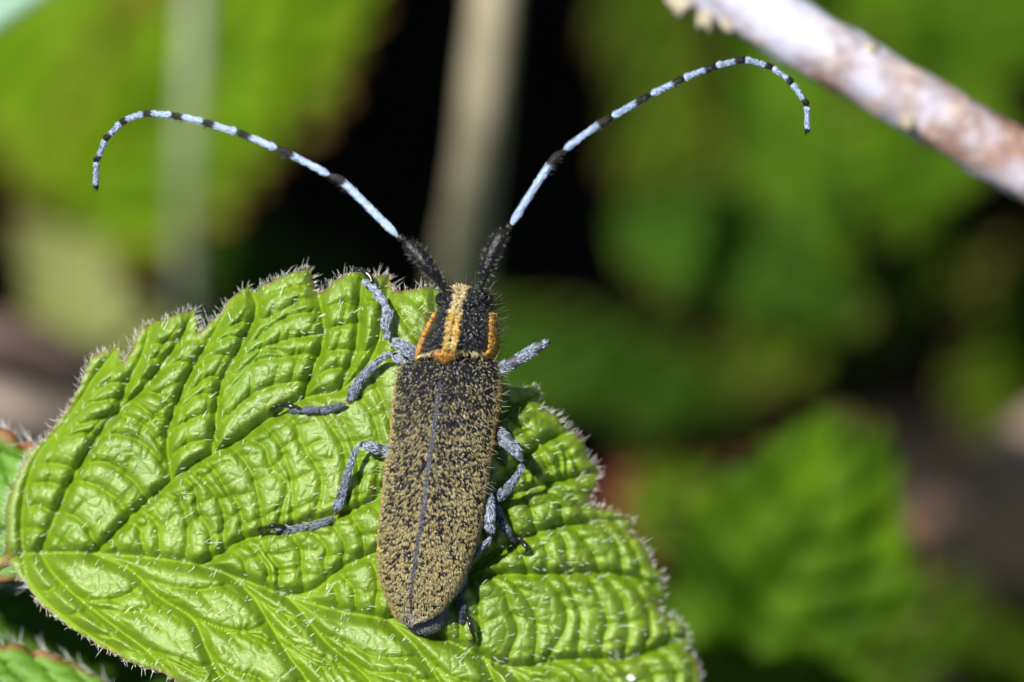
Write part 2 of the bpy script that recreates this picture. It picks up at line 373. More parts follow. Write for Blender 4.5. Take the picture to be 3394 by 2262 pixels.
# near neighbours of the main leaf
back_leaf('bramble_leaf', (330, 1790), (-620, 1500), 250, -0.42, -0.55, M_NEAR, 'hairy green leaf tucked behind the left end of the main leaf', cup=-.1, group='leaves beside the main leaf', hairy=120, thick=True)
back_leaf('bramble_leaf', (430, 2400), (-620, 2240), 200, -0.55, -0.50, M_NEAR, 'hairy green leaf below the brown folded margin of the main leaf', cup=-.15, group='leaves beside the main leaf', hairy=120, thick=True, droop=.05)
back_leaf('bramble_leaf', (-480, 1830), (640, 2420), 330, -2.00, -1.80, M_BG_DEEP, 'shaded dark green leaf beneath the folded margin', group='leaves beside the main leaf')

# ------------------------------------------------------------------ stalks and the peeling twig
def stalk(name, pts, r, mat, label, cat='stalk', sides=20, n=60, rough=.05, seed=1):
    C = np.concatenate([P(*p) for p in [(np.array([a]), np.array([b]), np.array([c])) for a, b, c in pts]])
    C = resample(C, n); R = resample(np.stack([np.linspace(0, 1, len(r)), np.asarray(r, float)], -1), n, False)[:, 1]
    G = tube_grid(C, R, sides); th = np.arange(sides) / sides * 6.283
    nz = fbm(np.arange(n)[:, None] * .35 + 3 * np.cos(th)[None] + 20, 3 * np.sin(th)[None] + 20 + 0 * np.arange(n)[:, None], seed) - .5
    G = C[:, None] + (G - C[:, None]) * (1 + rough * 4 * nz)[..., None]
    V, F = tube_mesh(G); o = mk(name, V, F, mat, org=C[0])
    return tag(o, label, cat), G
stalk('dry_stalk', [(1790, -2600, -5.0), (1690, -900, -5.9), (1645, -160, -6.3), (1620, 130, -6.5), (1590, 420, -6.9), (1562, 650, -7.6), (1535, 860, -8.8), (1510, 1060, -10.5)], [.145, .145, .15, .16], M_STRAW, 'blurred thick straw coloured stalk behind the beetle head')
stalk('grey_stalk', [(760, -2400, -8.5), (690, -900, -9.5), (655, -160, -10), (632, 300, -10.2), (615, 650, -10.6), (620, 980, -11.4), (660, 1250, -12.5)], [.075, .075, .075], M_GREYSTALK, 'blurred thin grey green stalk crossing the leaves behind left antenna')
stalk('mauve_stem', [(-1500, 640, -7.0), (-160, 1080, -7.2), (120, 1170, -7.4), (420, 1330, -8.2), (700, 1500, -9)], [.19, .18, .17], M_MAUVE, 'blurred mauve brown stem beside the left leaf edge', 'stem')
stalk('dun_stem', [(-1400, 1180, -5.6), (-200, 1310, -6.0), (60, 1360, -6.0), (300, 1440, -6.4), (600, 1600, -7)], [.17, .17, .16], M_DUN, 'blurred dun stem just above the hairy left leaf', 'stem')
stalk('pink_stem', [(5200, 200, -7), (3560, 1350, -9), (3330, 1540, -10.2), (3060, 1740, -12.5), (2800, 1900, -15)], [.18, .18, .14], M_PINK, 'blurred pinkish brown stem at edge of the dark gap', 'stem')
stalk('grass_blade', [(-1500, 1100, -7.5), (-600, 470, -6.4), (-120, 120, -6), (0, 30, -6), (130, -60, -6), (240, -160, -6.1), (900, -900, -6.8)], [.05, .075, .075, .02], M_BLUEGREEN, 'blurred pale bluish grass blade above the yellow green leaf', 'grass blade', rough=.01)
tw, TG = stalk('peeling_twig', [(700, -1040, -1.8), (1400, -630, -1.5), (2020, -260, -1.4), (2308, -86, -1.4), (2668, 128, -1.4), (3030, 338, -1.45), (3394, 552, -1.5), (3760, 770, -1.6), (4700, 1320, -2.0)], [.15, .16, .168, .164, .166, .17], M_BARK, 'pale twig with peeling white and brown bark', 'twig', sides=40, n=150, rough=.05, seed=6)
for k, (px, py, L_, a, w0) in enumerate([(2262, 20, .12, -1.7, .08), (2318, 52, .10, -2.3, .05), (2352, 66, .12, -1.35, .035), (2430, 100, .05, -2.0, .07), (2880, 172, .07, .75, .05), (3012, 408, .08, -1.9, .06)]):
    d = np.array([math.cos(a), math.sin(a), .2]); s = np.array([-d[1], d[0], .3 * (-1) ** k]); b0 = P(px, py, -1.36) - d * L_ * .5
    t = np.linspace(0, 1, 7)[:, None]; w = w0 * (1 - t ** 2.2) * (.7 + .6 * rng.random((7, 1))); up = np.array([0, 0, .06]) * np.sin(t * 2.5)
    b0 = b0 + s * .02 * rng.normal()
    G = np.stack([b0 + d * L_ * t - s * w + up, b0 + d * L_ * t * 1.1 + up * 1.6, b0 + d * L_ * t * (.75 + .4 * rng.random()) + s * w + up * .6], 1)
    f = mk('bark_flake', G.reshape(-1, 3), grid_faces(7, 3), M_FLAKE, tw); sm = f.modifiers.new('thickness', 'SOLIDIFY'); sm.thickness = .014

# ------------------------------------------------------------------ the main leaf
OUT = [(14, 1850), (20, 1770), (18, 1700), (30, 1640), (58, 1570), (100, 1500), (144, 1452), (190, 1400), (230, 1340), (262, 1280), (280, 1235), (300, 1188), (335, 1165), (397, 1148), (400, 1175), (412, 1200), (436, 1165), (447, 1138), (470, 1090), (500, 1068), (545, 1062), (590, 1040), (642, 1027), (650, 1060), (656, 1102), (690, 1078), (720, 1050), (748, 1010), (775, 982), (800, 958), (829, 948), (842, 972), (858, 962), (880, 940), (930, 918), (980, 902), (1024, 890), (1034, 905), (1040, 935), (1052, 972), (1072, 965), (1095, 940), (1130, 915), (1165, 903), (1204, 898), (1240, 915), (1288, 911), (1295, 940), (1302, 968), (1330, 964), (1370, 956), (1430, 953), (1470, 972), (1495, 1040), (1540, 1130), (1590, 1210), (1640, 1268), (1700, 1287), (1758, 1279), (1797, 1298), (1780, 1330), (1803, 1356), (1852, 1379), (1861, 1411), (1913, 1437), (1939, 1476), (1945, 1515), (1974, 1537), (1987, 1566), (1978, 1602), (1958, 1637), (1952, 1670), (1978, 1684), (2049, 1693), (2100, 1731), (2078, 1768), (2120, 1795), (2145, 1824), (2152, 1863), (2194, 1902), (2197, 1934), (2210, 1963), (2175, 2005), (2204, 2037), (2262, 2070), (2281, 2115), (2268, 2147), (2300, 2180), (2313, 2212), (2322, 2262), (2345, 2310), (2325, 2350), (2330, 2400), (2270, 2480), (2250, 2550), (2180, 2630), (2140, 2710), (2040, 2790), (1930, 2720), (1800, 2710), (1650, 2640), (1500, 2630), (1350, 2560), (1150, 2500), (980, 2440), (850, 2390), (690, 2310), (560, 2243), (430, 2195), (330, 2140), (250, 2090), (180, 2045), (130, 1998), (80, 1930), (40, 1880)]
VEINS = dict(
 mid=[(-10, 1842), (132, 1834), (300, 1834), (480, 1848), (663, 1874), (800, 1920), (945, 1975), (1120, 2025), (1282, 2055), (1450, 2110), (1600, 2180), (1690, 2225), (1800, 2360), (1920, 2560), (2040, 2790)],
 A0=[(75, 1842), (72, 1720), (90, 1600), (130, 1500), (200, 1420), (270, 1320), (320, 1240), (390, 1155)],
 A=[(132, 1834), (190, 1700), (245, 1580), (340, 1425), (395, 1365), (466, 1298), (530, 1220), (600, 1120), (640, 1035)],
 A2=[(395, 1365), (420, 1280), (470, 1180), (500, 1075)],
 B=[(300, 1834), (334, 1815), (448, 1699), (570, 1594), (663, 1527), (712, 1502), (804, 1453), (859, 1410), (908, 1380), (1005, 1322), (1130, 1290), (1230, 1190), (1275, 1040), (1288, 915)],
 B1=[(570, 1594), (555, 1450), (590, 1330), (640, 1220), (700, 1120), (780, 985)],
 B2=[(703, 1510), (715, 1395), (733, 1274), (805, 1135), (850, 1030), (829, 955)],
 B3=[(1005, 1322), (1030, 1244), (1072, 1122), (1060, 1000), (1024, 895)],
 B4=[(1130, 1290), (1180, 1150), (1190, 1020), (1204, 902)],
 C=[(663, 1874), (736, 1834), (791, 1797), (877, 1772), (1000, 1740), (1138, 1702), (1250, 1655), (1400, 1570), (1550, 1460), (1680, 1370), (1790, 1300)],
 C2=[(1250, 1655), (1330, 1480), (1400, 1300), (1440, 1100), (1440, 960)],
 D=[(945, 1975), (1043, 1955), (1135, 1883), (1250, 1830), (1400, 1760), (1600, 1680), (1760, 1620), (1880, 1590), (1985, 1568)],
 D2=[(1600, 1680), (1700, 1560), (1800, 1470), (1900, 1430)],
 E=[(1282, 2055), (1420, 1980), (1577, 1915), (1694, 1905), (1790, 1905), (1984, 1902), (2100, 1920), (2205, 1960)],
 E2=[(1500, 1945), (1650, 1830), (1800, 1760), (1950, 1735), (2095, 1730)],
 F=[(1640, 2205), (1732, 2212), (1836, 2192), (1952, 2186), (2068, 2186), (2180, 2150), (2278, 2115)],
 G=[(1800, 2360), (1950, 2330), (2150, 2330), (2340, 2312)], G2=[(1900, 2520), (2050, 2480), (2260, 2480)],
 a=[(75, 1838), (90, 1910), (150, 1990), (260, 2080), (400, 2165)],
 b=[(132, 1834), (175, 1900), (250, 1975), (350, 2055), (470, 2145), (560, 2225)],
 c=[(300, 1834), (430, 1890), (520, 1975), (638, 2055), (687, 2160), (740, 2262), (850, 2385)],
 d=[(663, 1874), (760, 1910), (840, 1985), (900, 2080), (960, 2180), (1020, 2262), (1150, 2490)],
 e=[(945, 1975), (1010, 2040), (1075, 2125), (1165, 2200), (1230, 2262), (1330, 2400), (1400, 2570)],
 f=[(1282, 2055), (1380, 2150), (1480, 2300), (1560, 2450), (1650, 2630)],
 g=[(1600, 2180), (1680, 2350), (1750, 2500), (1800, 2700)])
VP = {k: resample(np.array(v, float), 160) for k, v in VEINS.items()}
VP['mA'] = resample(np.array(VEINS['mid'][1:3] + VEINS['B'][1:], float), 160)      # rails made of a bit of midrib and the next side vein
VP['mB'] = resample(np.array(VEINS['mid'][2:5] + VEINS['C'][1:], float), 160)
VP['mC'] = resample(np.array(VEINS['mid'][4:7] + VEINS['D'][1:], float), 160)
VP['mD'] = resample(np.array(VEINS['mid'][6:9] + VEINS['E'][1:], float), 160)
VP['mE'] = resample(np.array(VEINS['mid'][8:11] + VEINS['F'][1:], float), 160)
VP['m0'] = resample(np.array([(75, 1842)] + VEINS['A'], float), 160)
rung_pts = []
lr = np.random.default_rng(21)
def rungs(a, b, spacing, ra=(.03, .98), rb=None, arch=.17):
    """cross veins that tie a stretch of vein a to a stretch of vein b"""
    A, B = VP[a], VP[b]; rb = rb or ra; i = (np.array(ra) * 159).astype(int)
    La = np.linalg.norm(np.diff(A[i[0]:i[1] + 1], axis=0), axis=1).sum(); n = max(2, int(La / spacing)); t = (np.arange(n) + .5) / n
    for s in t:
        e = lr.normal(0, .24 / n, 2); s1 = np.clip(ra[0] + (ra[1] - ra[0]) * (s + e[0]), 0, 1); s2 = np.clip(rb[0] + (rb[1] - rb[0]) * (s + e[1]), 0, 1)
        p = A[int(s1 * 159)]; q = B[int(s2 * 159)]; u = np.linspace(0, 1, 44)[:, None]; d = q - p; L = np.linalg.norm(d)
        if L < 30: continue
        tang = unit(A[min(159, int(s1 * 159) + 3)] - A[max(0, int(s1 * 159) - 3)])
        ar = arch * (1 + .35 * lr.normal()); w = p + d * u + tang * L * ar * (4 * u * (1 - u)) * (1 - .5 * (u - .5))
        w = w + lr.normal(0, .022, (1, 2)) * L * np.sin(u * lr.uniform(6, 11) + lr.uniform(0, 3)) * np.sin(u * np.pi)
        rung_pts.append(w)
        m = int(L / 85)                                     # short ties between neighbouring cross veins
        for k in range(m):
            u0 = (k + lr.uniform(.3, .9)) / (m + .2); r0 = w[int(min(.97, u0) * 43)]; r1 = r0 + tang * spacing * lr.uniform(.75, 1.0) + unit(d) * lr.uniform(-14, 26)
            tie_pts.append(r0 + (r1 - r0) * u[::2])
tie_pts = []
for a, b, sp, ra, rb in (('A0', 'm0', 70, (.06, .97), None), ('A', 'mA', 74, (.04, .50), (.04, .38)), ('A', 'B1', 76, (.50, .98), (.05, .98)), ('B1', 'B2', 76, (.05, .97), None), ('B2', 'B3', 76, (.05, .97), None), ('B3', 'B4', 72, (.05, .97), None), ('B4', 'C2', 78, (.05, .97), None),
                         ('B', 'mB', 72, (.03, .74), (.05, .62)), ('C2', 'C', 76, (.05, .95), (.55, .98)), ('C', 'mC', 70, (.03, .97), (.08, .97)), ('D', 'mD', 70, (.03, .6), (.06, .55)), ('D', 'D2', 72, (.6, .98), (.1, .95)), ('D', 'E2', 70, (.5, .98), (.05, .97)), ('E2', 'E', 64, (.1, .97), (.3, .97)),
                         ('E', 'mE', 70, (.04, .97), (.06, .97)), ('F', 'G', 68, (.03, .97), None), ('G', 'G2', 60, (.03, .97), None), ('a', 'b', 98, (.14, .97), None), ('b', 'c', 98, (.14, .97), None), ('c', 'd', 98, (.14, .97), None), ('d', 'e', 98, (.14, .97), None), ('e', 'f', 98, (.14, .97), None), ('f', 'g', 98, (.14, .97), None)):
    rungs(a, b, sp, ra, rb)
seeds = np.stack([lr.uniform(-40, 2400, 3600), lr.uniform(850, 2830, 3600)], -1)

def kd_of(pts):
    t = kdtree.KDTree(len(pts))
    for i, p in enumerate(pts): t.insert((p[0], p[1], 0), i)
    t.balance(); return t
MIDP = resample(np.array(VEINS['mid'], float), 500)
KD1 = kd_of(MIDP); KD2 = kd_of(np.concatenate([resample(np.array(v, float), 260) for k, v in VEINS.items() if k != 'mid']))
KD3 = kd_of(np.concatenate(rung_pts)); KD4 = kd_of(seeds); KD5 = kd_of(np.concatenate(tie_pts))
# outline with fine teeth between the big ones
o_ = np.array(OUT + OUT[:1], float); nseg = np.linalg.norm(np.diff(o_, axis=0), axis=1); so = np.concatenate([[0], np.cumsum(nseg)])
us = np.arange(0, so[-1], 4.0); OL = np.stack([np.interp(us, so, o_[:, 0]), np.interp(us, so, o_[:, 1])], -1)
OL = OL + 7.0 * (np.stack([vnoise(us / 13, us * 0 + 3, 2), vnoise(us / 13, us * 0 + 9, 2)], -1) - .5)

STEP = 3.6
xs = np.arange(-5, 2360, STEP); ys = np.arange(875, 2805, STEP); GX, GY = np.meshgrid(xs, ys, indexing='ij')
flat = np.stack([GX.ravel(), GY.ravel()], -1)
def inside(p):
    c = np.zeros(len(p), bool); j = np.roll(OL, 1, axis=0)
    for (x1, y1), (x2, y2) in zip(OL, j):
        if y1 == y2: continue
        hit = ((y1 > p[:, 1]) != (y2 > p[:, 1])); c ^= hit & (p[:, 0] < (x2 - x1) * (p[:, 1] - y1) / (y2 - y1) + x1)
    return c
INS = inside(flat)
KDO = kd_of(OL)
near = INS.reshape(GX.shape)
cellany = near[:-1, :-1] | near[1:, :-1] | near[:-1, 1:] | near[1:, 1:]
use = np.zeros(GX.shape, bool); use[:-1, :-1] |= cellany; use[1:, :-1] |= cellany; use[:-1, 1:] |= cellany; use[1:, 1:] |= cellany
use = use.ravel(); idx = np.where(use)[0]; pts = flat[idx].copy(); ins = INS[idx]
edge_d = np.zeros(len(pts))
for i in range(len(pts)):
    co, k, dd = KDO.find((pts[i, 0], pts[i, 1], 0))
    if not ins[i]: pts[i] = co[0], co[1]; edge_d[i] = 0
    else: edge_d[i] = dd
midx = np.argsort(MIDP[:, 0]); 
def pil(d, R): return np.clip(1 - d / R, 0, 1) ** 2      # pillow: 1 in the crease, 0 on top of the bulge
def leaf_height(p, ed):
    n = len(p); d1 = np.empty(n); d2 = np.empty(n); d3 = np.empty(n); d4 = np.empty(n); d5 = np.empty(n)
    for i in range(n):
        c = (p[i, 0], p[i, 1], 0); d1[i] = KD1.find(c)[2]; d2[i] = KD2.find(c)[2]; d3[i] = KD3.find(c)[2]
        d5[i] = KD5.find(c)[2]; q = KD4.find_n(c, 2); d4[i] = (q[1][2] - q[0][2])
    x, y = p[:, 0], p[:, 1]; ym = np.interp(x, MIDP[midx, 0], MIDP[midx, 1]); dm = (y - ym) / S
    z = -.80 * sstep(1450, 2550, x) - .03
    z = z + np.where(dm > 0, .42 * dm * (1 - .25 * dm), -.09 * dm * sstep(0, -.6, dm)) - .09 * np.clip(-dm - .75, 0, 2) ** 2
    z = z - .05 * sstep(260, 20, x)
    q = ((x - 900) * .7 + (y - 1500) * .7) / S; z = z + .14 * (q - .2 * np.logaddexp(0, (q - .3) / .2)) + .02     # the blade leans towards the light
    z = z + .07 * (fbm(x / 330, y / 330, 31) - .5)
    dv = np.minimum(d1, d2)
    z = z - .050 * pil(d1, 60) - .044 * pil(d2, 48)
    fade = sstep(0, 60, ed); amp = .8 + .8 * fbm(x / 150, y / 150, 41)
    z = z + amp * (.014 + .024 * sstep(0, 40, dv)) * (1 - pil(d3, 34)) * (.35 + .65 * fade)
    z = z + amp * .017 * (1 - pil(d5, 27)) * sstep(0, 30, dv) * fade
    z = z + .0070 * amp * (1 - pil(d4, 24)) * sstep(2, 20, dv) * (.4 + .6 * fade)
    z = z - .03 * np.exp(-(ed / 14) ** 1.2)
    vein = .45 * np.exp(-(d1 / 6) ** 2) + .15 * np.exp(-(d2 / 4) ** 2)
    groove = np.maximum.reduce([np.exp(-(d1 / 9) ** 2), np.exp(-(d2 / 8) ** 2), .95 * np.exp(-(d3 / 6.5) ** 2), .8 * np.exp(-(d5 / 5) ** 2)])
    return z, np.clip(vein, 0, 1), groove
ZL, VEIN, GROOVE = leaf_height(pts, edge_d)
remap = np.full(len(flat), -1); remap[idx] = np.arange(len(idx)); R2 = remap.reshape(GX.shape)
ci, cj = np.where(cellany); LF = np.stack([R2[ci, cj], R2[ci + 1, cj], R2[ci + 1, cj + 1], R2[ci, cj + 1]], -1)[:, ::-1]
ZG = np.full(GX.shape, np.nan); ZG.ravel()[idx] = ZL
def zl(px, py):
    i = np.clip(((np.asarray(px, float) - xs[0]) / STEP).round().astype(int), 0, len(xs) - 1); j = np.clip(((np.asarray(py, float) - ys[0]) / STEP).round().astype(int), 0, len(ys) - 1)
    return np.nan_to_num(ZG[i, j], nan=-.1)
leaf = mk('bramble_leaf', P(pts[:, 0], pts[:, 1], ZL), LF, M_LEAF, org=P(14, 1850, -.1), attrs={'edge': edge_d / 22.0 + .36 + .7 * (fbm(pts[:, 0] / 60, pts[:, 1] / 60, 19) - .55), 'vein': VEIN, 'groove': GROOVE})
tag(leaf, 'large sharp quilted green leaf with toothed brown margin carrying the beetle', 'leaf')
sm = leaf.modifiers.new('thickness', 'SOLIDIFY'); sm.thickness = .018; sm.offset = -1
pc = resample(np.array([P(60, 1842, float(zl(60, 1842)) - .03), P(10, 1860, -.16), P(-60, 1905, -.24), P(-300, 2020, -.7), P(-900, 2300, -2.6), P(-1500, 2700, -6.0)]), 60)
Vp_, Fp_ = tube_mesh(tube_grid(pc, np.interp(np.linspace(0, 1, 60), [0, .05, 1], [.028, .045, .07]), 14, jitter=.12))
mk('petiole', Vp_, Fp_, stalk_material('brown_petiole', (.16, .075, .03), (.17, .17, .035), 9), leaf)
# its bristles: along the margin, on the veins and scattered over the fields
def leaf_normal(px, py):
    e = 10.0; k = e / S * 2
    return unit(np.stack([-(zl(px + e, py) - zl(px - e, py)) / k, (zl(px, py + e) - zl(px, py - e)) / k, np.ones(len(px))], -1))
nb = 1500; bi = lr.integers(0, len(OL), nb); bp = OL[bi] + lr.normal(0, 2, (nb, 2)); br = P(bp[:, 0], bp[:, 1], zl(bp[:, 0], bp[:, 1]) - .005)
tn = OL[(bi + 2) % len(OL)] - OL[bi - 2]; outw = unit(np.stack([-tn[:, 1], -tn[:, 0]], -1)); 
outw3 = np.stack([outw[:, 0], outw[:, 1], .35 * np.ones(nb)], -1)
tst = OL[bi] + np.stack([outw[:, 0], -outw[:, 1]], -1) * 12; sg = np.where(inside(tst), -1.0, 1.0); outw3[:, :2] *= sg[:, None]
bv = unit(outw3 + np.array([.45, .45, .3]) + .45 * lr.normal(size=(nb, 3))) * (.012 + lr.gamma(2, .011, (nb, 1)))
ns = 2500; si = lr.choice(np.where((VEIN > .12) | (lr.random(len(VEIN)) < .22))[0], ns); sp_ = pts[si]; sr = P(sp_[:, 0], sp_[:, 1], ZL[si]); sn = leaf_normal(sp_[:, 0], sp_[:, 1])
right = sstep(1500, 1800, sp_[:, 0])[:, None]
lean = np.array([.75, .62, 0]) * (1 - right) + np.array([.95, .12, 0]) * right
sv = unit(sn * .55 + lean + .28 * lr.normal(size=(ns, 3))) * (lr.gamma(1.7, .012, (ns, 1)) + .005)
hairs('hairs', np.concatenate([br, sr]), np.concatenate([bv, sv]), np.concatenate([np.tile([0, 0, 1.0], (nb, 1)), sn]), np.concatenate([np.full(nb, .0010), np.full(ns, .0012)]), M_HAIR, leaf, (.80, .80, .74))
# a scrap of white fluff stuck low on the leaf
q = P(2092, 2248, zl(2092, 2248) + .01); th = np.linspace(0, 2 * np.pi, 12, endpoint=False); ph = np.linspace(-1.4, 1.4, 7)
Gs = np.stack([np.cos(ph)[:, None] * np.cos(th), np.cos(ph)[:, None] * np.sin(th), np.sin(ph)[:, None] + 0 * th], -1) * (.6 + .8 * rng.random((7, 12)))[..., None] * np.array([.022, .014, .010])
Vq, Fq = tube_mesh(Gs + q); tag(mk('fluff', Vq, Fq, plain('white_fluff', (.7, .7, .66), .8)), 'tiny white scrap of fluff stuck to the leaf', 'fluff')

# ------------------------------------------------------------------ the beetle
beetle = empty('longhorn_beetle', P(1450, 1500, .05))
tag(beetle, 'longhorn beetle with banded antennae and mottled ochre wing cases', 'beetle')
BLK = np.array([.010, .010, .012])
OCH = np.array([.42, .345, .14]); GOLD = np.array([.66, .41, .06]); CREAM = np.array([.70, .58, .30]); GREY = np.array([.40, .43, .48])

# body: head, pronotum and abdomen in one surface.  left x,y  right x,y  top  bottom
ST = np.array([(1512, 958, 1566, 957, .30, .24), (1490, 956, 1590, 955, .37, .18), (1466, 961, 1612, 959, .42, .12), (1456, 974, 1623, 971, .445, .10), (1450, 998, 1632, 994, .455, .09), (1450, 1016, 1635, 1012, .452, .09), (1449, 1031, 1637, 1026, .437, .09),
               (1441, 1042, 1640, 1036, .462, .08), (1426, 1072, 1642, 1064, .485, .07), (1409, 1105, 1645, 1098, .50, .07), (1393, 1142, 1646, 1134, .498, .07), (1383, 1170, 1643, 1163, .478, .07), (1381, 1184, 1636, 1181, .44, .07),
               (1372, 1200, 1634, 1198, .37, .07), (1345, 1230, 1640, 1226, .34, .07), (1330, 1300, 1638, 1300, .34, .06), (1312, 1500, 1603, 1500, .34, .06), (1290, 1700, 1575, 1700, .30, .06), (1284, 1850, 1535, 1850, .25, .06), (1305, 1960, 1508, 1950, .21, .06),
               (1338, 2040, 1480, 2016, .19, .06), (1362, 2074, 1464, 2054, .175, .07), (1384, 2087, 1446, 2078, .16, .08), (1402, 2090, 1426, 2087, .14, .10)])
NB = 150; kk = np.linspace(0, len(ST) - 1, NB); STI = np.stack([np.interp(kk, np.arange(len(ST)), ST[:, c]) for c in range(6)], -1)
for _ in range(2): STI[1:-1] = .25 * STI[:-2] + .5 * STI[1:-1] + .25 * STI[2:]
MB_ = 64; th = np.linspace(0, 2 * np.pi, MB_, endpoint=False); ROLL = math.radians(9)
cs = np.sign(np.cos(th)) * np.abs(np.cos(th)) ** .85; sn_ = np.sign(np.sin(th)) * np.abs(np.sin(th)) ** .85
Lx, Ly, Rx, Ry, zt, zb = [STI[:, k][:, None] for k in range(6)]
zc = zb + .42 * (zt - zb); hz = np.where(sn_ > 0, zt - zc, zc - zb) * sn_
bx = .5 * (Lx + Rx) + .5 * (Rx - Lx) * cs; by = .5 * (Ly + Ry) + .5 * (Ry - Ly) * cs - 20 * np.maximum(sn_, 0) ** 3 * np.exp(-((.5 * (Ly + Ry) - 1178) / 22) ** 2)
bxs = bx - np.maximum(hz, 0) * S * math.sin(ROLL) * (1 - np.abs(cs) ** 3)
# the antennal tubercles stand up on the head with a valley between
hd = np.exp(-((STI[:, 1][:, None] - 972) / 16) ** 2); tub = np.exp(-((bxs - 1478) / 18) ** 2) + np.exp(-((bxs - 1602) / 18) ** 2)
hz = hz + np.where(sn_ > 0, hd * (.055 * tub - .02), 0)
BG = P(bxs, by, zc + hz)
MIDL = np.array([(957, 1527), (1015, 1512), (1090, 1500), (1150, 1491), (1185, 1482), (1215, 1470)], float)
def body_stripes(px, py):
    """distance in pixels to the gold lines of head and pronotum"""
    mid = np.abs(px - np.interp(py, MIDL[:, 0], MIDL[:, 1])); Lr = np.interp(py, STI[:, 1], STI[:, 0]); Rr = np.interp(py, STI[:, 3], STI[:, 2])
    return mid, px - Lr, Rr - px
Vb, Fb = tube_mesh(BG)
colb = np.tile(BLK, (len(Vb), 1)); colb[Vb[:, 1] < P(0, 1900, .2)[1]] = (.16, .17, .19)
body = mk('body', Vb, [f[:, ::-1] for f in Fb], M_SHELL, beetle, attrs={'col': colb})
tag(body, 'black head and pronotum with three golden lines')
inv = lambda p: (p[:, 0] / ((D - p[:, 2]) / D) * S + CX, CY - p[:, 1] / ((D - p[:, 2]) / D) * S)
p, t1, t2, nn, a, b = sample_grid(BG, 120000, True, seed=5); 
cen = np.interp(a * (NB - 1), np.arange(NB), np.arange(NB)); ok = p[:, 2] > .16; nn = nn * np.sign((nn * (p - np.array([0, 0, .25]) * 1 - np.stack([p[:, 0] * 0 + (np.interp(p[:, 1], [-2, 2], [0, 0])), p[:, 1], p[:, 2] * 0], -1))).sum(1))[:, None] if False else nn
cc = BG.mean(1)[np.clip((a * (NB - 1)).astype(int), 0, NB - 1)]; nn = nn * np.sign((nn * (p - cc)).sum(1))[:, None]
px, py = inv(p); mid, dl, dr = body_stripes(px, py); f = rng.random(len(p)); isp = (py > 956) & (py < 1196) & ok
sw = 11 + 7 * sstep(1040, 1130, py) - 10 * sstep(1160, 1186, py) + 3 * (vnoise(py / 9, px * 0, 3) - .5) * 2
wl_, wr_ = 3 + 4 * sstep(1040, 1180, py), 27 - 6 * sstep(1120, 1050, py) + 12 * sstep(1155, 1180, py)
side = ((dl < wl_) | (dr < wr_)) & (py > 1038) & (nn[:, 2] > -.3)
rim = (py > 1150) & (a > .505) & (a < .535) & (f < .13)
center = mid < sw
gold = isp & (center | side | rim)
gold &= f < np.where(center | side, .62, .4)
cg = np.where((py < 1040)[:, None] | (rng.random(len(p)) < .35)[:, None], CREAM, GOLD) * rng.uniform(.75, 1.2, (len(p), 1))
cg = np.where((rim & ~center & ~side)[:, None], CREAM * .9, cg)
cg = np.where((side & ~center)[:, None], GOLD * np.array([1, .82, .7]) * rng.uniform(.7, 1.15, (len(p), 1)), cg)
s = gold; dirn = unit(-t1 * 0 + t1 * .55 + nn * .5 + np.sign(px - np.interp(py, MIDL[:, 0], MIDL[:, 1]))[:, None] * np.array([.45, 0, 0]) + .3 * rng.normal(size=p.shape))
hairs('golden_down', p[s], (dirn * rng.uniform(.022, .038, (len(p), 1)) * np.where(side & ~center, .5, 1)[:, None])[s], nn[s], .0020, M_DOWN, body, cg[s], .15)
s = isp & ~gold & (f > .985) & ~center
s2 = isp & ~gold & (f > .88) & (mid < sw + 13) & (py < 1045)
s = s | s2
hairs('pale_down', p[s], (dirn * rng.uniform(.018, .03, (len(p), 1)))[s], nn[s], .0016, M_DOWN, body, (np.where(s2[:, None], CREAM, np.array([.09, .095, .11])))[s], .15)
s = (py > 945) & (py < 1260) & (p[:, 2] > .12) & (f < .011)
upv = unit(nn * 1.0 + np.array([0, .35, 0]) + .3 * rng.normal(size=p.shape)) * rng.uniform(.05, .12, (len(p), 1))
hairs('erect_bristles', p[s], upv[s], nn[s], .0013, M_HAIR, body, (.05, .045, .035), .02)
# grey tail fringe
s = (py > 2010) & (p[:, 2] > .09)
k = np.where(s)[0][:2200]
hairs('tail_down', p[k], (unit(t1[k] + nn[k] * .4 + .2 * rng.normal(size=(len(k), 3))) * rng.uniform(.02, .045, (len(k), 1))), nn[k], .0018, M_DOWN, body, np.array([.22, .22, .23]) * rng.uniform(.6, 1.4, (len(k), 1)), .1)
# eyes: kidney shaped, wrapped round the antenna sockets
for ex, ey, rx, ry, tw_ in ((1456, 996, 15, 25, .25), (1622, 992, 18, 25, -.35)):
    ph = np.linspace(-1.5, 1.5, 12); t = np.linspace(0, 2 * np.pi, 20, endpoint=False)
    e = np.stack([np.cos(ph)[:, None] * np.cos(t), np.cos(ph)[:, None] * np.sin(t), np.sin(ph)[:, None] + 0 * t], -1)
    ex_ = e[..., 0] * rx / S + .012 * np.sign(tw_) * (e[..., 1] ** 2); ey_ = e[..., 1] * ry / S; c = P(ex, ey, .355)
    Gp = np.stack([c[0] + ex_ * math.cos(tw_) - ey_ * math.sin(tw_), c[1] + ex_ * math.sin(tw_) + ey_ * math.cos(tw_), c[2] + e[..., 2] * .055], -1)
    V_, F_ = tube_mesh(Gp); mk('eye', V_, F_, M_BLACK, beetle)
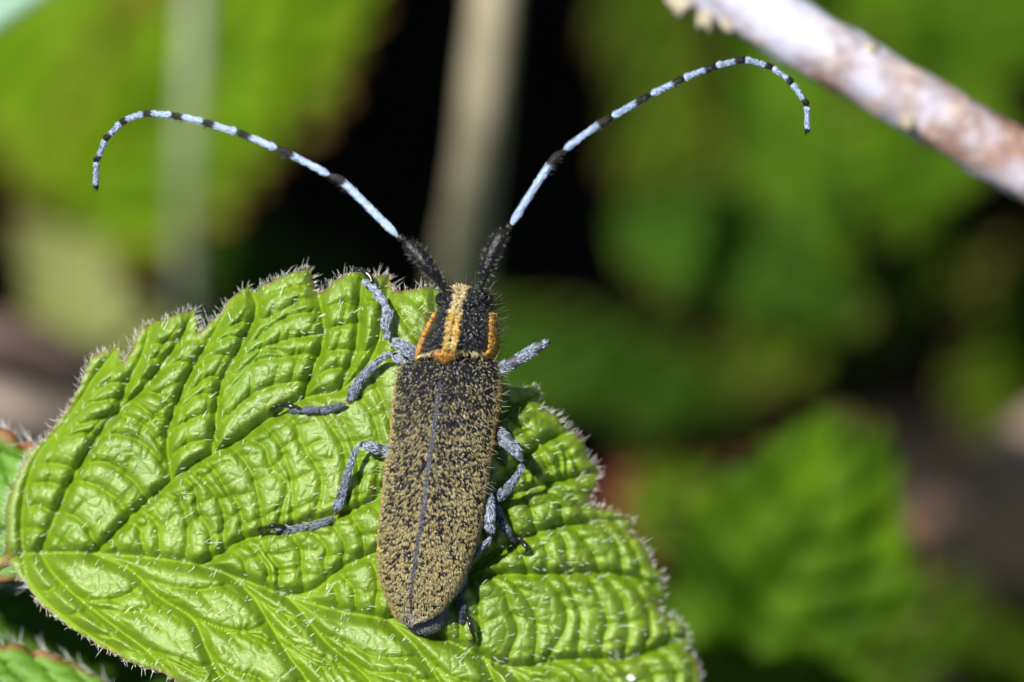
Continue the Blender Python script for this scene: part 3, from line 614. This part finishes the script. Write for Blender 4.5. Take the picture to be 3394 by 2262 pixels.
# scutellum
u = np.linspace(0, 1, 10)[:, None]; v = np.linspace(-1, 1, 12)[None]; w = 38 * np.sqrt(np.clip(1 - u ** 2.2, .01, 1))
SCG = P(1479 + v * w - 4 * u, 1163 + 27 * u + 0 * v, .462 - .05 * v ** 2 - .04 * u)
scu = mk('scutellum', SCG.reshape(-1, 3), grid_faces(10, 12), M_SHELL, beetle, attrs={'col': np.tile(BLK, (120, 1))})
p, t1, t2, nn, a, b = sample_grid(SCG, 1600, seed=8); nn = nn * np.sign(nn[:, 2:])
hairs('golden_down', p, unit(t1 + .5 * nn + .35 * rng.normal(size=p.shape)) * rng.uniform(.02, .035, (1600, 1)), nn, .002, M_DOWN, scu, np.array([.70, .33, .04]) * rng.uniform(.7, 1.15, (1600, 1)))

# wing cases
SUT = [(1478, 1186), (1461, 1268), (1448, 1340), (1437, 1420), (1428, 1490), (1418, 1560), (1409, 1640), (1398, 1720), (1384, 1800), (1370, 1890), (1363, 1965), (1362, 2025), (1371, 2060)]
LED = [(1336, 1204), (1321, 1222), (1314, 1260), (1310, 1300), (1304, 1340), (1297, 1445), (1281, 1535), (1272, 1625), (1264, 1700), (1258, 1750), (1255, 1830), (1259, 1905), (1276, 1965), (1306, 2031), (1336, 2061), (1364, 2074)]
RED = [(1634, 1188), (1650, 1203), (1658, 1230), (1660, 1270), (1654, 1340), (1643, 1400), (1627, 1505), (1614, 1595), (1606, 1655), (1594, 1740), (1579, 1800), (1552, 1875), (1525, 1944), (1495, 1986), (1459, 2025), (1415, 2052), (1379, 2063)]
NT, NW = 130, 44; tt = np.linspace(0, 1, NT)[:, None]; ww = np.linspace(0, 1, NW)[None]
S_ = resample(np.array(SUT, float), NT)[:, None]
def elytron(edge, zedge, seed, label, sgn):
    E = resample(np.array(edge, float), NT)[:, None]; phi = ww * np.pi / 2
    gw = np.sin(phi) ** .92; fz = np.cos(phi) ** .62
    gap = .8 * sgn
    X = S_[..., 0] + gap + (E[..., 0] - S_[..., 0] - gap) * gw; Y = S_[..., 1] + (E[..., 1] - S_[..., 1]) * gw
    ztop = np.interp(tt, [0, .02, .06, .3, .6, .85, .95, 1], [.33, .405, .425, .435, .42, .345, .28, .235]); ze = zedge * np.ones_like(tt) + np.interp(tt, [0, .1, .85, 1], [.06, 0, .0, .05])
    Z = ze + (ztop - ze) * fz
    Z = Z + .022 * np.exp(-((ww - .72) / .14) ** 2) * np.exp(-((tt - .035) / .035) ** 2)      # the shoulder knob
    Z = Z - .010 * np.exp(-(ww / .05) ** 2) * (1 - np.exp(-(ww / .018) ** 2)) + .004 * np.exp(-(ww / .02) ** 2)  # furrow by the suture
    Z = Z + .006 * (vnoise(X / 16, Y / 10, 15) - .5)
    # an incurved lower lip gives the shell its thickness at the side
    G = P(X, Y, Z); lip = P(X[:, -1:] - sgn * 10, Y[:, -1:], Z[:, -1:] - .05); G = np.concatenate([G, lip], 1)
    grey = np.exp(-(ww / .012) ** 2) * np.ones_like(tt); tipg = sstep(.955, 1, tt) * np.ones_like(ww); gm = np.clip(np.maximum(grey * sstep(.02, .2, tt), tipg), 0, 1)
    gm = np.concatenate([gm, gm[:, -1:] * 0], 1); red = vnoise(G[..., 0] * 55, G[..., 1] * 55, 77)
    col = BLK + gm[..., None] * np.array([.09, .095, .11]) + (sstep(.8, .95, red) * .06)[..., None] * np.array([0, 0, 0])
    o = mk('elytron', G.reshape(-1, 3), grid_faces(NT, NW + 1, flip=sgn > 0), M_SHELL, beetle, attrs={'col': col.reshape(-1, 3)})
    tag(o, label)
    n = 150000; p, t1, t2, nn, a, b = sample_grid(G, n, seed=seed); nn = nn * np.sign((nn * (p - np.array([0, 0, -.3]) - np.stack([p[:, 0] - sgn * .15, p[:, 1], 0 * p[:, 0]], -1))).sum(1))[:, None]
    px, py = inv(p); w = b * (NW + 1) / NW
    # cover: thin at the black front, close at the back and along the side; broken by rows of bare black spots
    m1 = vnoise(px / 8, py / 5, 51); m2 = fbm(px / 34, py / 22, 61); m3 = vnoise(px / 7, py / 4.5, 71)
    cover = .09 + .26 * sstep(.04, .42, a) + .38 * sstep(.35, .95, a)
    cover = cover * (1 - .35 * np.exp(-((w - .28) / .25) ** 2) * (1 - a))
    spot = sstep(.41, .57, .62 * m1 + .38 * m2 + .07 * (a - .4)) * sstep(.30, .52, m3 + .18 * a)
    cover = .9 * cover * (.04 + .96 * spot); lat = (sstep(.76, .90, w) * sstep(.04, .12, a) * (1 - .75 * sstep(.3, .6, a)) if sgn > 0 else .45 * sstep(.90, .98, w) * sstep(.04, .12, a)); cover = np.maximum(cover, .8 * lat)
    cover = cover * sstep(.004, .02, w)
    keep = rng.random(n) < cover * .45
    tone = rng.random((n, 1)); c = OCH * (.65 + .6 * tone) * (1 - .25 * m2[:, None]); pale = (rng.random(n) < .28)[:, None]
    c = np.where(pale, np.array([.47, .41, .22]) * (.7 + .5 * tone), c)
    c = c * (1 - lat[:, None]) + lat[:, None] * np.array([.58, .32, .05]) * (.75 + .4 * tone)
    tip = sstep(.92, .995, a)[:, None]; c = c * (1 - tip) + tip * np.array([.42, .38, .30]) * (.8 + .4 * tone)
    v = unit(t1 * 1.0 + t2 * .45 + nn * .32 + .28 * rng.normal(size=p.shape)) * rng.uniform(.012, .024, (n, 1))
    hairs('ochre_down', p[keep], v[keep], nn[keep], .0014, M_DOWN, o, c[keep], .12)
    k = rng.random(n) < .22 * np.exp(-(w / .012) ** 2) * sstep(.05, .3, a)
    hairs('grey_down', p[k], v[k] * .7, nn[k], .0017, M_DOWN, o, np.array([.13, .14, .18]) * (.6 + .8 * tone[k]), .05)
    k = (rng.random(n) < .0016) & (a < .5)
    hairs('erect_bristles', p[k], unit(nn[k] + .3 * rng.normal(size=(k.sum(), 3))) * rng.uniform(.04, .09, (k.sum(), 1)), nn[k], .0012, M_HAIR, o, (.30, .27, .2), .03)
    return G
elytron(LED, .15, 101, 'left wing case mottled ochre and black', -1)
elytron(RED, .20, 102, 'right wing case mottled ochre and black', 1)

# limbs
def limb(name, pts, rad, parent, mat, n=26, sides=14, flat=.85, col=GREY, extra=None):
    """pts: (px, py, z) along the limb, rad: radii in pixels"""
    C = np.array([P(*q) for q in pts]); C4 = np.concatenate([C, (np.interp(np.linspace(0, 1, len(pts)), np.linspace(0, 1, len(rad)), rad) / S)[:, None]], 1)
    C4 = resample(C4, n); R = np.interp(np.linspace(0, 1, n), np.linspace(0, 1, len(rad)), np.asarray(rad, float) / S)
    if name in ('femur', 'tibia', 'tarsal_segment', 'antenna_segment'): R = R * .9
    cap = np.minimum(1, np.sqrt(np.clip(np.linspace(0, 1, n) * 9, 0.12, 1))) * np.minimum(1, np.sqrt(np.clip((1 - np.linspace(0, 1, n)) * 9, 0.12, 1)))
    G = tube_grid(C4[:, :3], R * cap, sides, flat); V, F = tube_mesh(G)
    at = {'col': np.tile(np.asarray(col, float), (len(V), 1))}
    if extra: at.update(extra(G, V))
    return mk(name, V, F, mat, parent, attrs=at), G

def coat(G, n, parent, seed, length=(.011, .022), spots=True, dark=0.0, lift=.18):
    p, t1, t2, nn, a, b = sample_grid(G, n, True, seed=seed); cc = G.mean(1)[np.clip((a * (len(G) - 1)).astype(int), 0, len(G) - 1)]
    nn = nn * np.sign((nn * (p - cc)).sum(1))[:, None]; keep = nn[:, 2] > -.55
    if spots: keep &= vnoise(p[:, 0] * 24 + seed, p[:, 1] * 24, 91) < .66
    c = np.array([.40, .47, .60]) * rng.choice([.05, .25, .6, 1.0, 1.25], (n, 1)) * (1 - dark)
    v = unit(t1 + lift * nn + .2 * rng.normal(size=p.shape)) * rng.uniform(*length, (n, 1))
    hairs('grey_down', p[keep], v[keep], nn[keep], .0013, M_DOWN, parent, c[keep], .05)

LEGG = np.array([.07, .075, .09]); KNEE = np.array([.012, .012, .014])
def leg(label, femur, fr_, tibia, tr_, tarsus, claw, seed, dark=.25):
    """femur, tibia: centre lines; tarsus: list of segments; claw: last thin segment with its hooks"""
    L = empty('leg', P(*femur[0]), beetle); tag(L, label)
    fo, G = limb('femur', femur, fr_, L, M_LIMB, col=LEGG); coat(G, 1900, fo, seed)
    k = femur[-1]; kn, _ = limb('knee', [(k[0] + (femur[-2][0] - k[0]) * .04, k[1] + (femur[-2][1] - k[1]) * .04, k[2] + .004), tibia[0]], [fr_[-1] * .8, tr_[0] * 1.15], L, M_CLAW, n=12)
    to, G = limb('tibia', tibia, tr_, L, M_LIMB, n=34, col=LEGG); coat(G, 1800, to, seed + 1)
    sp = tibia[-1]; sq = tibia[-2]; d = np.array(sp) - np.array(sq); d = d / np.linalg.norm(d[:2])
    p, t1, t2, nn, a, b = sample_grid(G[-4:], 160, True, seed=seed + 9)
    hairs('brown_fringe', p, unit(t1 + .5 * rng.normal(size=p.shape)) * rng.uniform(.012, .024, (160, 1)), nn, .002, M_DOWN, to, np.array([.20, .09, .02]) * rng.uniform(.5, 1.3, (160, 1)))
    for i, (seg, r) in enumerate(tarsus):
        so, G = limb('tarsal_segment', seg, r, L, M_LIMB, n=16, flat=.6, col=LEGG * .6); coat(G, 650, so, seed + 20 + i, (.010, .020), False, dark)
        pad = [(x, y + .62 * max(r), z - .012) for x, y, z in seg]
        po, _ = limb('foot_pad', pad, [2.2, 3.4, 2.8], L, M_PAD, n=10, sides=8)
    seg, r, hooks = claw
    limb('claw_segment', seg, r, L, M_CLAW, n=22, flat=.8)
    for h in hooks: limb('claw', h, [6.2, 5.0, 1.8], L, M_CLAW, n=14, sides=8)
zz = lambda x, y, h=.02: float(zl(x, y)) + h
def on(path, h): return [(x, y, zz(x, y, q)) for (x, y), q in zip(path, np.interp(np.linspace(0, 1, len(path)), np.linspace(0, 1, len(h)), h))]

leg('left foreleg reaching to the toothed leaf edge', [(1400, 1188, .22), (1379, 1177, .26), (1340, 1152, .30), (1298, 1127, .30)], [19, 23, 22, 14],
    [(1294, 1127, .30), (1280, 1108, .285), (1277, 1080, .25), (1285, 1045, .21), (1283, 1014, .17)], [10, 12, 16, 18, 17],
    [([(1281, 1012, .17), (1262, 990, .15), (1246, 968, .14)], [10, 15, 15]), ([(1245, 968, .14), (1236, 955, .13), (1229, 944, .12)], [9, 12, 12]), ([(1230, 944, .12), (1216, 942, .10), (1206, 932, .09)], [8, 9, 7])],
    ([(1233, 942, .14), (1229, 922, .13), (1214, 905, .12), (1196, 897, .11)], [6, 8, 9, 8], [[(1198, 898, .11), (1180, 897, .10), (1167, 903, .08)], [(1198, 896, .10), (1184, 891, .08), (1172, 893, .05)]]), 1000, .05)
leg('left middle leg bent across the pale leaf field', [(1360, 1230, .20), (1330, 1206, .23), (1309, 1176, .25)], [18, 18, 13],
    [(1309, 1171, .25), (1280, 1180, .25), (1250, 1201, .23), (1205, 1246, .19), (1172, 1296, .15), (1157, 1336, .12)], [8, 10, 12, 15, 18, 17],
    [(on([(1146, 1340), (1100, 1353), (1060, 1363)], [.05, .04]), [7, 13, 12]), (on([(1062, 1360), (1034, 1358), (1007, 1361)], [.045, .04]), [7, 11, 11]), (on([(1008, 1360), (985, 1360), (956, 1364)], [.04, .03]), [7, 9, 5])],
    (on([(1000, 1358), (975, 1350), (945, 1343), (921, 1346)], [.055, .075, .06]), [6, 8, 9, 7], [on([(924, 1347), (908, 1355), (902, 1368), (904, 1383)], [.06, .03, .005]), on([(924, 1345), (906, 1350), (897, 1362), (897, 1374)], [.055, .03, .005])]), 1100, .55)
leg('left hind leg bent with foot planted on vein', [(1330, 1512, .18), (1287, 1499, .22), (1240, 1484, .25), (1201, 1474, .26)], [20, 20, 18, 13],
    [(1197, 1472, .26), (1178, 1495, .26), (1154, 1565, .22), (1135, 1635, .16), (1113, 1702, .11)], [8, 10, 13, 17, 19],
    [(on([(1108, 1716), (1061, 1737), (1021, 1747)], [.05, .04]), [7, 14, 13]), (on([(1022, 1746), (992, 1751), (964, 1757)], [.045, .04]), [8, 12, 12]), (on([(965, 1756), (942, 1758), (919, 1763)], [.045, .03]), [8, 12, 9])],
    (on([(950, 1752), (928, 1745), (905, 1744), (886, 1751)], [.06, .07, .06]), [6, 8, 9, 7], [on([(888, 1750), (873, 1757), (865, 1769), (872, 1781)], [.06, .03, .005]), on([(888, 1748), (870, 1752), (859, 1763), (862, 1774)], [.055, .03, .005])]), 1200, .5)
leg('right foreleg raised stiffly off the leaf', [(1630, 1240, .24), (1662, 1222, .28), (1730, 1184, .32), (1786, 1150, .33), (1814, 1133, .325)], [20, 20, 20, 19, 15],
    [(1814, 1135, .315), (1790, 1152, .25), (1730, 1190, .14), (1670, 1230, .02)], [10, 12, 14, 14],
    [([(1668, 1232, .02), (1650, 1250, -.02), (1636, 1266, -.03)], [8, 13, 12])],
    ([(1640, 1262, -.02), (1620, 1268, -.02), (1600, 1275, -.02)], [6, 7, 6], [[(1602, 1275, -.02), (1590, 1282, -.03), (1586, 1292, -.05)]]), 1300)
leg('right middle leg folded beside the wing case', [(1618, 1410, .20), (1645, 1432, .22), (1684, 1466, .25), (1720, 1507, .26), (1731, 1528, .26)], [22, 25, 26, 19, 13],
    [(1731, 1533, .26), (1724, 1563, .24), (1690, 1610, .19), (1662, 1640, .15), (1646, 1658, .12)], [9, 10, 14, 18, 18],
    [([(1646, 1668, .11), (1652, 1700, .09), (1661, 1733, .07)], [9, 13, 13]), (on([(1661, 1733), (1672, 1750), (1684, 1764)], [.06, .05]), [8, 12, 12]), (on([(1685, 1764), (1696, 1780), (1706, 1797)], [.05, .03]), [8, 11, 8])],
    (on([(1692, 1768), (1714, 1780), (1736, 1802), (1746, 1820)], [.07, .08, .06]), [6, 8, 8, 8], [on([(1746, 1818), (1749, 1832), (1738, 1838)], [.06, .03, .01]), on([(1745, 1820), (1744, 1834), (1730, 1836)], [.05, .02, .005])]), 1400, .35)
leg('right hind leg tucked under with dark foot behind tail', [(1598, 1620, .20), (1616, 1660, .23), (1621, 1720, .25), (1630, 1768, .25)], [18, 22, 22, 15],
    [(1630, 1778, .25), (1613, 1800, .23), (1583, 1829, .19), (1556, 1866, .14), (1524, 1940, .10), (1520, 1966, .09)], [9, 10, 13, 15, 16, 15],
    [(on([(1520, 1966), (1526, 1995), (1533, 2022)], [.06, .05]), [10, 14, 13]), (on([(1532, 2022), (1530, 2046), (1531, 2066)], [.05, .03]), [8, 10, 8])],
    (on([(1537, 2026), (1550, 2048), (1560, 2074), (1569, 2104)], [.06, .075, .06]), [6, 8, 8, 8], [on([(1568, 2100), (1572, 2118), (1560, 2126), (1552, 2122)], [.06, .03, .005]), on([(1569, 2104), (1576, 2120), (1568, 2130)], [.05, .02, .005])]), 1500, .75)

# antennae
def antenna(label, scape, sr_, ped, path, seed, zs):
    """path: white start, then pairs (end of white, end of black) for every segment of the whip"""
    A = empty('antenna', P(*scape[0]), beetle); tag(A, label)
    so, G = limb('scape', scape, sr_, A, M_BLACK, n=40, sides=18, flat=.95)
    p, t1, t2, nn, a, b = sample_grid(G, 220, True, seed=seed); cc = G.mean(1)[np.clip((a * 39).astype(int), 0, 39)]; nn = nn * np.sign((nn * (p - cc)).sum(1))[:, None]
    hairs('bristles', p, unit(nn + .35 * t1 + .2 * rng.normal(size=p.shape)) * rng.uniform(.012, .035, (220, 1)), nn, .0009, M_HAIR, so, np.where((rng.random(220) < .2)[:, None], np.array([.35, .36, .32]), np.array([.03, .03, .03])), .05)
    limb('pedicel', ped, [10, 13, 10], A, M_BLACK, n=12)
    pts = [path[0]]; 
    for w, k in path[1:]: pts += [w, k]
    pts = np.array(pts, float); s = np.concatenate([[0], np.cumsum(np.linalg.norm(np.diff(pts, axis=0), axis=1))]); z = np.interp(s / s[-1], np.linspace(0, 1, len(zs)), zs)
    fine = resample(np.concatenate([pts, z[:, None]], 1), 900); sf = np.concatenate([[0], np.cumsum(np.linalg.norm(np.diff(fine[:, :2], axis=0), axis=1))])
    n = len(path) - 1
    for i in range(n):
        j0, jw, j1 = [int(np.argmin(np.linalg.norm(fine[:, :2] - q, axis=1))) for q in (pts[2 * i], pts[2 * i + 1], pts[2 * i + 2])]
        ctr = [tuple(fine[j]) for j in np.linspace(j0, j1, 9).round().astype(int)]
        r0 = np.interp(i / n, [0, .12, .5, 1], [11.8, 10.3, 8.6, 6.4]); fw = (sf[jw] - sf[j0]) / (sf[j1] - sf[j0])
        def ex(G, V, fw=fw):
            nn_ = len(G); b = np.repeat(sstep(fw - .025, fw + .025, np.linspace(0, 1, nn_) ), G.shape[1]); return {'band': np.concatenate([b, [0, 1]])}
        o, G = limb('antenna_segment', ctr, [r0 * 1.02, r0 * .92, r0 * .9, r0 * .98, r0 * 1.08], A, M_BAND, n=60, sides=14, flat=1, extra=ex)
        m = max(4, 26 - 3 * i); p, t1, t2, nn, a, b = sample_grid(G, 1500, True, seed=seed + i); cc = G.mean(1)[np.clip((a * 59).astype(int), 0, 59)]; nn = nn * np.sign((nn * (p - cc)).sum(1))[:, None]
        k = np.where((a > fw - .1) & (nn[:, 1] < -.3))[0][:m]
        dn = hairs('bristles', p[k], unit(nn[k] + .8 * t1[k] + .15 * rng.normal(size=(len(k), 3))) * rng.uniform(.02, .05, (len(k), 1)), nn[k], .0011, M_HAIR, o, (.03, .03, .03), .05)
        c = np.where((a < fw)[:, None], np.array([.40, .51, .70]) * rng.uniform(.35, 1.35, (1500, 1)), np.array([.012, .011, .011]))
        k = nn[:, 2] > -.6
        hairs('white_down', p[k], (unit(t1 + .12 * nn + .12 * rng.normal(size=p.shape)) * rng.uniform(.015, .028, (1500, 1)))[k], nn[k], .0012, M_DOWN, o, np.clip(c[k], 0, .9), .02)

antenna('left antenna arching away and curling down at its tip', [(1474, 968, .46), (1468, 950, .47), (1436, 906, .48), (1400, 862, .485), (1360, 818, .48), (1334, 795, .475)], [13, 12, 21, 25, 25, 23, 12],
    [(1336, 797, .475), (1327, 788, .472), (1318, 783, .47)],
    [(1320, 786), ((1144, 611), (1092, 581)), ((976, 520), (921, 495)), ((837, 459), (787, 440)), ((717, 418), (676, 406)), ((612, 390), (571, 384)), ((512, 378), (480, 378)), ((428, 394), (403, 408)), ((371, 440), (350, 463)), ((330, 512), (321, 534)), ((317, 605), (320, 620))], 2000, [.47, .50, .50, .45, .36, .28])
antenna('right antenna sweeping up and hooking down under the twig', [(1600, 968, .46), (1597, 946, .47), (1612, 896, .48), (1634, 836, .485), (1660, 785, .48), (1682, 757, .475)], [13, 12, 21, 25, 25, 23, 12],
    [(1680, 760, .475), (1688, 748, .472), (1693, 742, .47)],
    [(1692, 748), ((1818, 552), (1868, 500)), ((1977, 418), (2027, 389)), ((2100, 346), (2153, 316)), ((2223, 282), (2264, 261)), ((2328, 236), (2371, 220)), ((2428, 206), (2466, 199)), ((2528, 214), (2557, 225)), ((2603, 256), (2623, 275)), ((2657, 323), (2673, 350)), ((2675, 420), (2673, 434))], 2100, [.47, .50, .48, .42, .36, .32])
